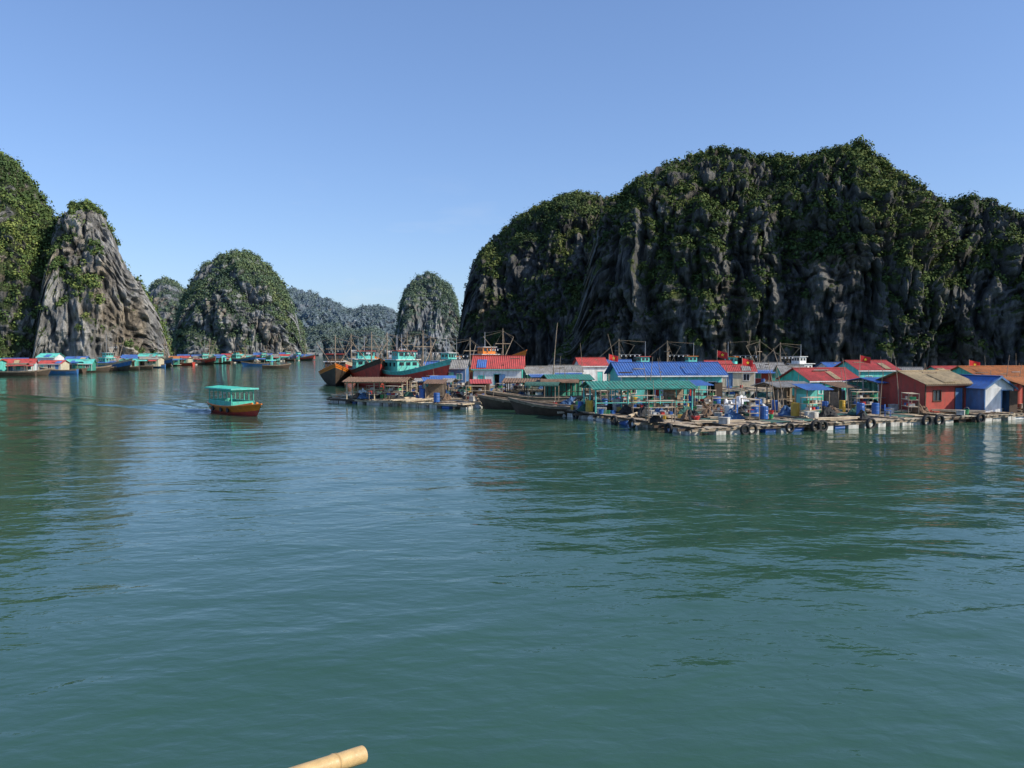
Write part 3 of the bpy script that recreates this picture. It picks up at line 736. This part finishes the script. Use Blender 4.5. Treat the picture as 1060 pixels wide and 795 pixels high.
    D=rs.normal(size=(bushes,K,3)); D/=np.linalg.norm(D,axis=2)[...,None]; 
    rad=rs.rand(bushes,K,1)**.45
    lob=1+.5*perlin(D[...,0:1]*1.8+pos[:,None,0:1],D[...,1:2]*1.8+pos[:,None,1:2],D[...,2:3]*1.8,88)
    ctr=pos[:,None,:]+D*rad*lob*rr[:,None,None]*np.array([1,1,.85])
    n1=D*1.3+rs.normal(size=D.shape)*.45+np.array([0,0,.5]); n1/=np.linalg.norm(n1,axis=2)[...,None]
    t1=np.cross(n1,rs.normal(size=D.shape)); t1/=np.linalg.norm(t1,axis=2)[...,None]+1e-9; t2=np.cross(n1,t1)
    s=(rr[:,None]*rs.uniform(.11,.25,(bushes,K)))[...,None]
    v=np.stack([ctr-t1*s-t2*s*.3,ctr+t2*s*.9-t1*.1*s,ctr+t1*s+t2*s*.2,ctr-t2*s*.8],2).reshape(-1,3)
    q=np.arange(len(v)).reshape(-1,4)
    bt=np.clip(.46+.17*rs.normal(size=(bushes,1))+.45*perlin(pos[:,0:1]/20,pos[:,1:2]/20,pos[:,2:3]/20,77),0,1)
    tint=np.clip(bt+rs.normal(0,.1,(bushes,K)),0,1); tint=np.repeat(tint.ravel(),4)
    fastmesh('hillside_vegetation',v,q,[leafmat(name+'_leaf',haze_tint,leaf_lit)],{'tint':tint})

karst('limestone_mountain',[(566,372,318),(594,330,316),(610,262,314),(624,214,312),(645,194,311),(660,180,310),(690,166,308),(715,158,306),(740,149,304),(765,151,302),(790,160,300),(810,157,298),(830,160,296),(850,153,294),(870,149,292),(890,146,290),(905,157,288),(925,169,286),(950,187,283),(965,195,281),(980,207,279),(995,202,277),(1015,200,275),(1035,205,272),(1050,213,270),(1075,224,266),(1120,240,262),(1200,238,262),(1290,300,265),(1350,372,268)],
      40,60,1,900,240,haze_tint=.02,vbias=.06,bushes=17500,K=32,bs=1.25,amp=1.0,light=.62,lowbare=.5,pr=.7)
karst('limestone_mountain',[(470,372,392),(473,335,392),(479,302,391),(487,275,390),(498,255,389),(513,240,388),(530,226,387),(550,213,386),(575,202,383),(600,195,380),(625,200,377),(660,205,373),(720,250,368),(780,372,362)],
      34,60,2,480,200,haze_tint=.05,vbias=.10,bushes=10000,K=28,bs=1.4,amp=.95,light=.62,lowbare=.4,pr=.6)
karst('limestone_hill',[(-260,372,285),(-200,250,288),(-120,180,292),(-50,150,296),(0,155,300),(15,164,302),(30,181,304),(45,203,306),(60,224,308),(84,250,312),(110,300,318),(130,372,322)],
      36,60,3,460,190,haze_tint=.05,vbias=.42,bushes=15000,K=28,bs=1.3,amp=.75,light=1.1,leaf_lit=1.5)
karst('limestone_hill',[(30,372,288),(42,290,289),(52,238,290),(62,219,291),(76,209,293),(90,207,295),(104,215,297),(114,229,300),(122,250,303),(130,272,306),(145,287,309),(158,311,312),(170,336,315),(180,372,318)],
      26,40,4,420,200,haze_tint=.05,vbias=-.22,bushes=4600,K=28,bs=1.15,amp=.66,light=1.4,sideveg=.5,pr=.55,leaf_lit=1.45)
karst('limestone_hill',[(96,372,342),(108,310,342),(124,284,342),(140,286,342),(152,300,343),(164,322,344),(174,345,345),(182,372,346)],
      22,35,11,160,90,haze_tint=.07,vbias=.42,bushes=2400,K=24,bs=1.3,amp=.5,light=1.1,leaf_lit=1.5)
karst('limestone_hill',[(140,372,720),(150,310,720),(158,291,720),(170,285,720),(184,291,720),(200,310,720),(215,372,720)],40,50,5,160,90,haze_tint=.33,vbias=.1,bushes=1800,K=18,bs=2.0,amp=.7,hs=1.5,leaf_lit=1.4,light=1.2)
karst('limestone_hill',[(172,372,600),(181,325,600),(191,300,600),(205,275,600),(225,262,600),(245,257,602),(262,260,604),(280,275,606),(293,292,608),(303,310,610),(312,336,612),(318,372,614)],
      58,70,6,400,160,haze_tint=.22,vbias=.03,bushes=8000,K=22,bs=1.8,amp=.85,light=1.3,hs=1.4,leaf_lit=1.5)
karst('limestone_hill',[(282,372,640),(290,345,640),(298,330,640),(310,330,640),(318,345,640),(323,372,640)],18,25,7,120,70,haze_tint=.24,vbias=-.15,bushes=500,K=18,bs=1.8,amp=.6,light=1.3,leaf_lit=1.3)
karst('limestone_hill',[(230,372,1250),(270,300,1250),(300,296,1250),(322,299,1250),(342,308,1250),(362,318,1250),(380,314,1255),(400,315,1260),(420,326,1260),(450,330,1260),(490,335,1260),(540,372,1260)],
      110,120,8,300,90,haze_tint=.66,vbias=.25,bushes=6000,K=14,bs=3.0,amp=1.0,hs=2,leaf_lit=1.4)
karst('limestone_hill',[(300,372,950),(318,338,950),(345,332,950),(365,340,950),(390,334,950),(420,372,950)],55,60,10,160,70,haze_tint=.5,vbias=.3,bushes=2400,K=14,bs=2.5,amp=.8,hs=1.5,leaf_lit=1.4)
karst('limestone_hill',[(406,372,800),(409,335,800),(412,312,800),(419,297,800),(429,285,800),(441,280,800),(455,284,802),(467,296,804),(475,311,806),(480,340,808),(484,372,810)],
      45,65,9,280,140,haze_tint=.33,vbias=.05,bushes=4000,K=20,bs=2.0,amp=.7,hs=1.6,leaf_lit=1.4,light=1.1)

# ---------------------------------------------------------------- water
ang=np.radians(np.concatenate([np.linspace(-44,44,900),np.linspace(46,314,60)]))
rr=np.concatenate([[.6,1.2],np.geomspace(2.0,420,960),np.geomspace(440,9000,40)])
A_,R_=np.meshgrid(ang,rr); wx=R_*np.sin(A_); wy=R_*np.cos(A_)
sp=R_*.0058
def att(lam): return np.clip((lam/sp-2.5)/3,0,1)
c_,s_=math.cos(.35),math.sin(.35); ax=wx*c_+wy*s_; ay=-wx*s_+wy*c_
warp=perlin(wx/9,wy/9,0*wx,40)*1.2
z=np.zeros_like(wx); mod=.75+.6*perlin(wx/28,wy/28,0*wx+.5,41)+.35*perlin(wx/9,wy/14,0*wx+.5,42)
for lam,amp,st,sd in ((7,.060,1.7,43),(3.2,.055,1.8,44),(1.6,.036,1.8,45),(.85,.017,1.6,46),(.42,.005,1.5,47)):
    z+=amp*perlin((ax+warp)/lam/st,(ay+warp*.6)/lam,0*wx+.3,sd)*att(lam)*mod
hx,hy=-.60,.80; dx=wx-(tx+.66*-3.9); dy=wy-(ty_+.75*3.9); al=dx*hx+dy*hy; la=np.abs(dx*-hy+dy*hx)
alp=np.maximum(al,0)
for off,am in ((0,.14),(4.5,.08)):
    bb=la-alp*.33-.9+off*np.clip(alp/20,0,1); wd=1.0+.02*alp
    z+=np.where(al>0,am*np.exp(-(bb/wd/1.6)**2)*np.cos(bb*2*math.pi/(wd*2.4))*np.exp(-alp/80),0)
z+=np.where((al>-1)&(al<45),.10*np.exp(-(la/(1.0+.05*alp))**2)*perlin(wx*1.2,wy*1.2,0*wx,55)*np.exp(-alp/18),0)
wakef=np.where(al>-.5,np.exp(-(la/(.7+.04*alp))**2)*np.exp(-alp/7),0)*.8
wakef=np.clip(wakef+np.where((al>0)&(al<30),np.exp(-((la-alp*.33-.7)/.35)**2)*np.exp(-alp/9)*.7,0),0,1)
nr,na=wx.shape; idx=np.arange(nr*na).reshape(nr,na); nx=np.roll(idx,-1,axis=1)
q=np.stack([idx[:-1],idx[1:],nx[1:],nx[:-1]],-1).reshape(-1,4)
V=np.stack([wx,wy,z],-1).reshape(-1,3)
cidx=len(V); V=np.vstack([V,[[0,0,0]]])
cap=np.stack([np.full(na//2,cidx),idx[0][0::2],idx[0][1::2],np.roll(idx[0],-2)[0::2]],-1)
q=np.vstack([q,cap])[:, ::-1]
m=bpy.data.materials.new('sea_water'); m.use_nodes=True; nt=m.node_tree; b=nt.nodes['Principled BSDF']; L=nt.links.new
tc=nd(nt,'ShaderNodeTexCoord')
n0=nd(nt,'ShaderNodeTexNoise'); n0.inputs['Scale'].default_value=.03; n0.inputs['Detail'].default_value=3; L(tc.outputs['Object'],n0.inputs['Vector'])
r=nd(nt,'ShaderNodeValToRGB'); r.color_ramp.elements[0].position=.3; r.color_ramp.elements[1].position=.7
r.color_ramp.elements[0].color=(.030,.086,.056,1); r.color_ramp.elements[1].color=(.042,.104,.068,1); L(n0.outputs['Fac'],r.inputs['Fac'])
wa=nd(nt,'ShaderNodeAttribute',attribute_name='foam'); wn=nd(nt,'ShaderNodeTexNoise'); wn.inputs['Scale'].default_value=2.5; wn.inputs['Detail'].default_value=6; L(tc.outputs['Object'],wn.inputs['Vector'])
wm_=nd(nt,'ShaderNodeMath',operation='MULTIPLY'); L(wa.outputs['Fac'],wm_.inputs[0]); L(wn.outputs['Fac'],wm_.inputs[1])
wr=nd(nt,'ShaderNodeMapRange'); wr.inputs[1].default_value=.12; wr.inputs[2].default_value=.5; L(wm_.outputs[0],wr.inputs[0])
wx_=nd(nt,'ShaderNodeMixRGB'); L(wr.outputs[0],wx_.inputs['Fac']); L(r.outputs['Color'],wx_.inputs['Color1']); wx_.inputs['Color2'].default_value=(.6,.65,.65,1)
L(wx_.outputs['Color'],b.inputs['Base Color'])
b.inputs['Roughness'].default_value=.05; b.inputs['IOR'].default_value=1.333
def bumpn(scale,dist,strch,prev=None,det=2):
    mp=nd(nt,'ShaderNodeMapping'); mp.inputs['Rotation'].default_value=(0,0,-.35); mp.inputs['Scale'].default_value=(1/strch,1,1); L(tc.outputs['Object'],mp.inputs['Vector'])
    n=nd(nt,'ShaderNodeTexNoise'); n.inputs['Scale'].default_value=scale; n.inputs['Detail'].default_value=det; n.inputs['Distortion'].default_value=.3; L(mp.outputs['Vector'],n.inputs['Vector'])
    bp=nd(nt,'ShaderNodeBump'); bp.inputs['Strength'].default_value=1; bp.inputs['Distance'].default_value=dist; L(n.outputs['Fac'],bp.inputs['Height'])
    if prev: L(prev.outputs['Normal'],bp.inputs['Normal'])
    return bp
b1=bumpn(.6,.075,1.7,None,3); b2=bumpn(3.0,.016,1.5,b1,3)
L(b2.outputs['Normal'],b.inputs['Normal'])
fastmesh('sea_water',V,q,[m],{'foam':np.append(wakef.ravel(),0)},smooth=True)

# ---------------------------------------------------------------- bamboo pole of our own boat
m=mat('bamboo',(.58,.39,.17),.45,.3,9,dirt=.3,bump=.25)
mc=mat('bamboo_cut',(.62,.48,.28),.8,.2,20)
tip=Vector(pw(375,781,2.75)); tail=Vector(pw(306,803,2.55)); dr=(tail-tip).normalized(); b=B(); r0=.029
prof=[(0,1.0),(.03,1.0),(.10,.97),(.108,1.06),(.113,.96),(.118,1.09),(.13,1.0),(.4,.98),(.41,1.08),(.417,.97),(.422,1.1),(.435,1),(1.0,1),(1.01,1.1),(1.02,1),(2.5,1.05)]
for (a,ra),(c,rc) in zip(prof[:-1],prof[1:]): b.cyl(tip+dr*a,tip+dr*c,r0*ra,r0*rc,m,20,cap=False)
t=Vector((0,0,1)); u=dr.cross(t).normalized(); w=dr.cross(u)
for i in range(20):
    a0=2*math.pi*i/20;a1=2*math.pi*(i+1)/20; f=lambda a,q,o:tip+dr*o+(u*math.cos(a)+w*math.sin(a))*r0*q
    b.poly([f(a0,1,0),f(a1,1,0),f(a1,.72,0),f(a0,.72,0)],mc); b.poly([f(a0,.72,0),f(a1,.72,0),f(a1,.7,.09),f(a0,.7,.09)],mc)
b.poly([tip+dr*.09+(u*math.cos(2*math.pi*i/20)+w*math.sin(2*math.pi*i/20))*r0*.7 for i in range(20)],mc)
b.obj('bamboo_boat_pole',smooth=True)

# ---------------------------------------------------------------- light, sky, camera
EL=math.radians(36); AZ=math.radians(108)
w=bpy.data.worlds.new('World'); sc.world=w; w.use_nodes=True; nt=w.node_tree; bg=nt.nodes['Background']; L=nt.links.new
sk=nt.nodes.new('ShaderNodeTexSky'); sk.sky_type='NISHITA'; sk.sun_disc=False; sk.sun_elevation=EL; sk.sun_rotation=AZ; sk.air_density=1.0; sk.dust_density=.5; sk.ozone_density=2.2
gm=nt.nodes.new('ShaderNodeGamma'); gm.inputs['Gamma'].default_value=.76; L(sk.outputs[0],gm.inputs['Color'])
vm=nt.nodes.new('ShaderNodeVectorMath'); vm.operation='MULTIPLY'; vm.inputs[1].default_value=(1.02,1.24,1.66); L(gm.outputs[0],vm.inputs[0])
# faint wisps of cloud low over the horizon
tc=nd(nt,'ShaderNodeTexCoord'); mp=nd(nt,'ShaderNodeMapping'); mp.inputs['Scale'].default_value=(5,5,22); L(tc.outputs['Generated'],mp.inputs['Vector'])
cn=nd(nt,'ShaderNodeTexNoise'); cn.inputs['Scale'].default_value=1; cn.inputs['Detail'].default_value=7; cn.inputs['Roughness'].default_value=.6; L(mp.outputs['Vector'],cn.inputs['Vector'])
c1=nd(nt,'ShaderNodeMapRange'); c1.inputs[1].default_value=.56; c1.inputs[2].default_value=.78; c1.inputs[3].default_value=0; c1.inputs[4].default_value=.28; L(cn.outputs['Fac'],c1.inputs[0])
sx=nd(nt,'ShaderNodeSeparateXYZ'); L(tc.outputs['Generated'],sx.inputs[0])
c2=nd(nt,'ShaderNodeMapRange'); c2.inputs[1].default_value=.22; c2.inputs[2].default_value=.08; c2.inputs[3].default_value=0; c2.inputs[4].default_value=1; L(sx.outputs['Z'],c2.inputs[0])
cm=nd(nt,'ShaderNodeMath',operation='MULTIPLY'); L(c1.outputs[0],cm.inputs[0]); L(c2.outputs[0],cm.inputs[1])
cx=nd(nt,'ShaderNodeMixRGB'); cx.inputs['Color2'].default_value=(5.2,5.4,5.8,1); L(cm.outputs[0],cx.inputs['Fac']); L(vm.outputs[0],cx.inputs['Color1'])
L(cx.outputs[0],bg.inputs[0]); bg.inputs[1].default_value=.15
ld=bpy.data.lights.new('sun','SUN'); ld.energy=5.0; ld.angle=math.radians(.5); ld.color=(1,.91,.76)
lo=bpy.data.objects.new('sun',ld); sc.collection.objects.link(lo)
sd=Vector((math.sin(AZ)*math.cos(EL),math.cos(AZ)*math.cos(EL),math.sin(EL))); lo.rotation_euler=sd.to_track_quat('Z','Y').to_euler()
cd=bpy.data.cameras.new('camera'); co=bpy.data.objects.new('camera',cd); sc.collection.objects.link(co); sc.camera=co
cd.sensor_width=36; cd.lens=36*F/1060; cd.clip_end=20000; cd.clip_start=.05
co.location=(0,0,HC); co.rotation_euler=(math.pi/2-PITCH,0,0)
sc.view_settings.view_transform='Standard'; sc.view_settings.look='None'; sc.view_settings.exposure=0
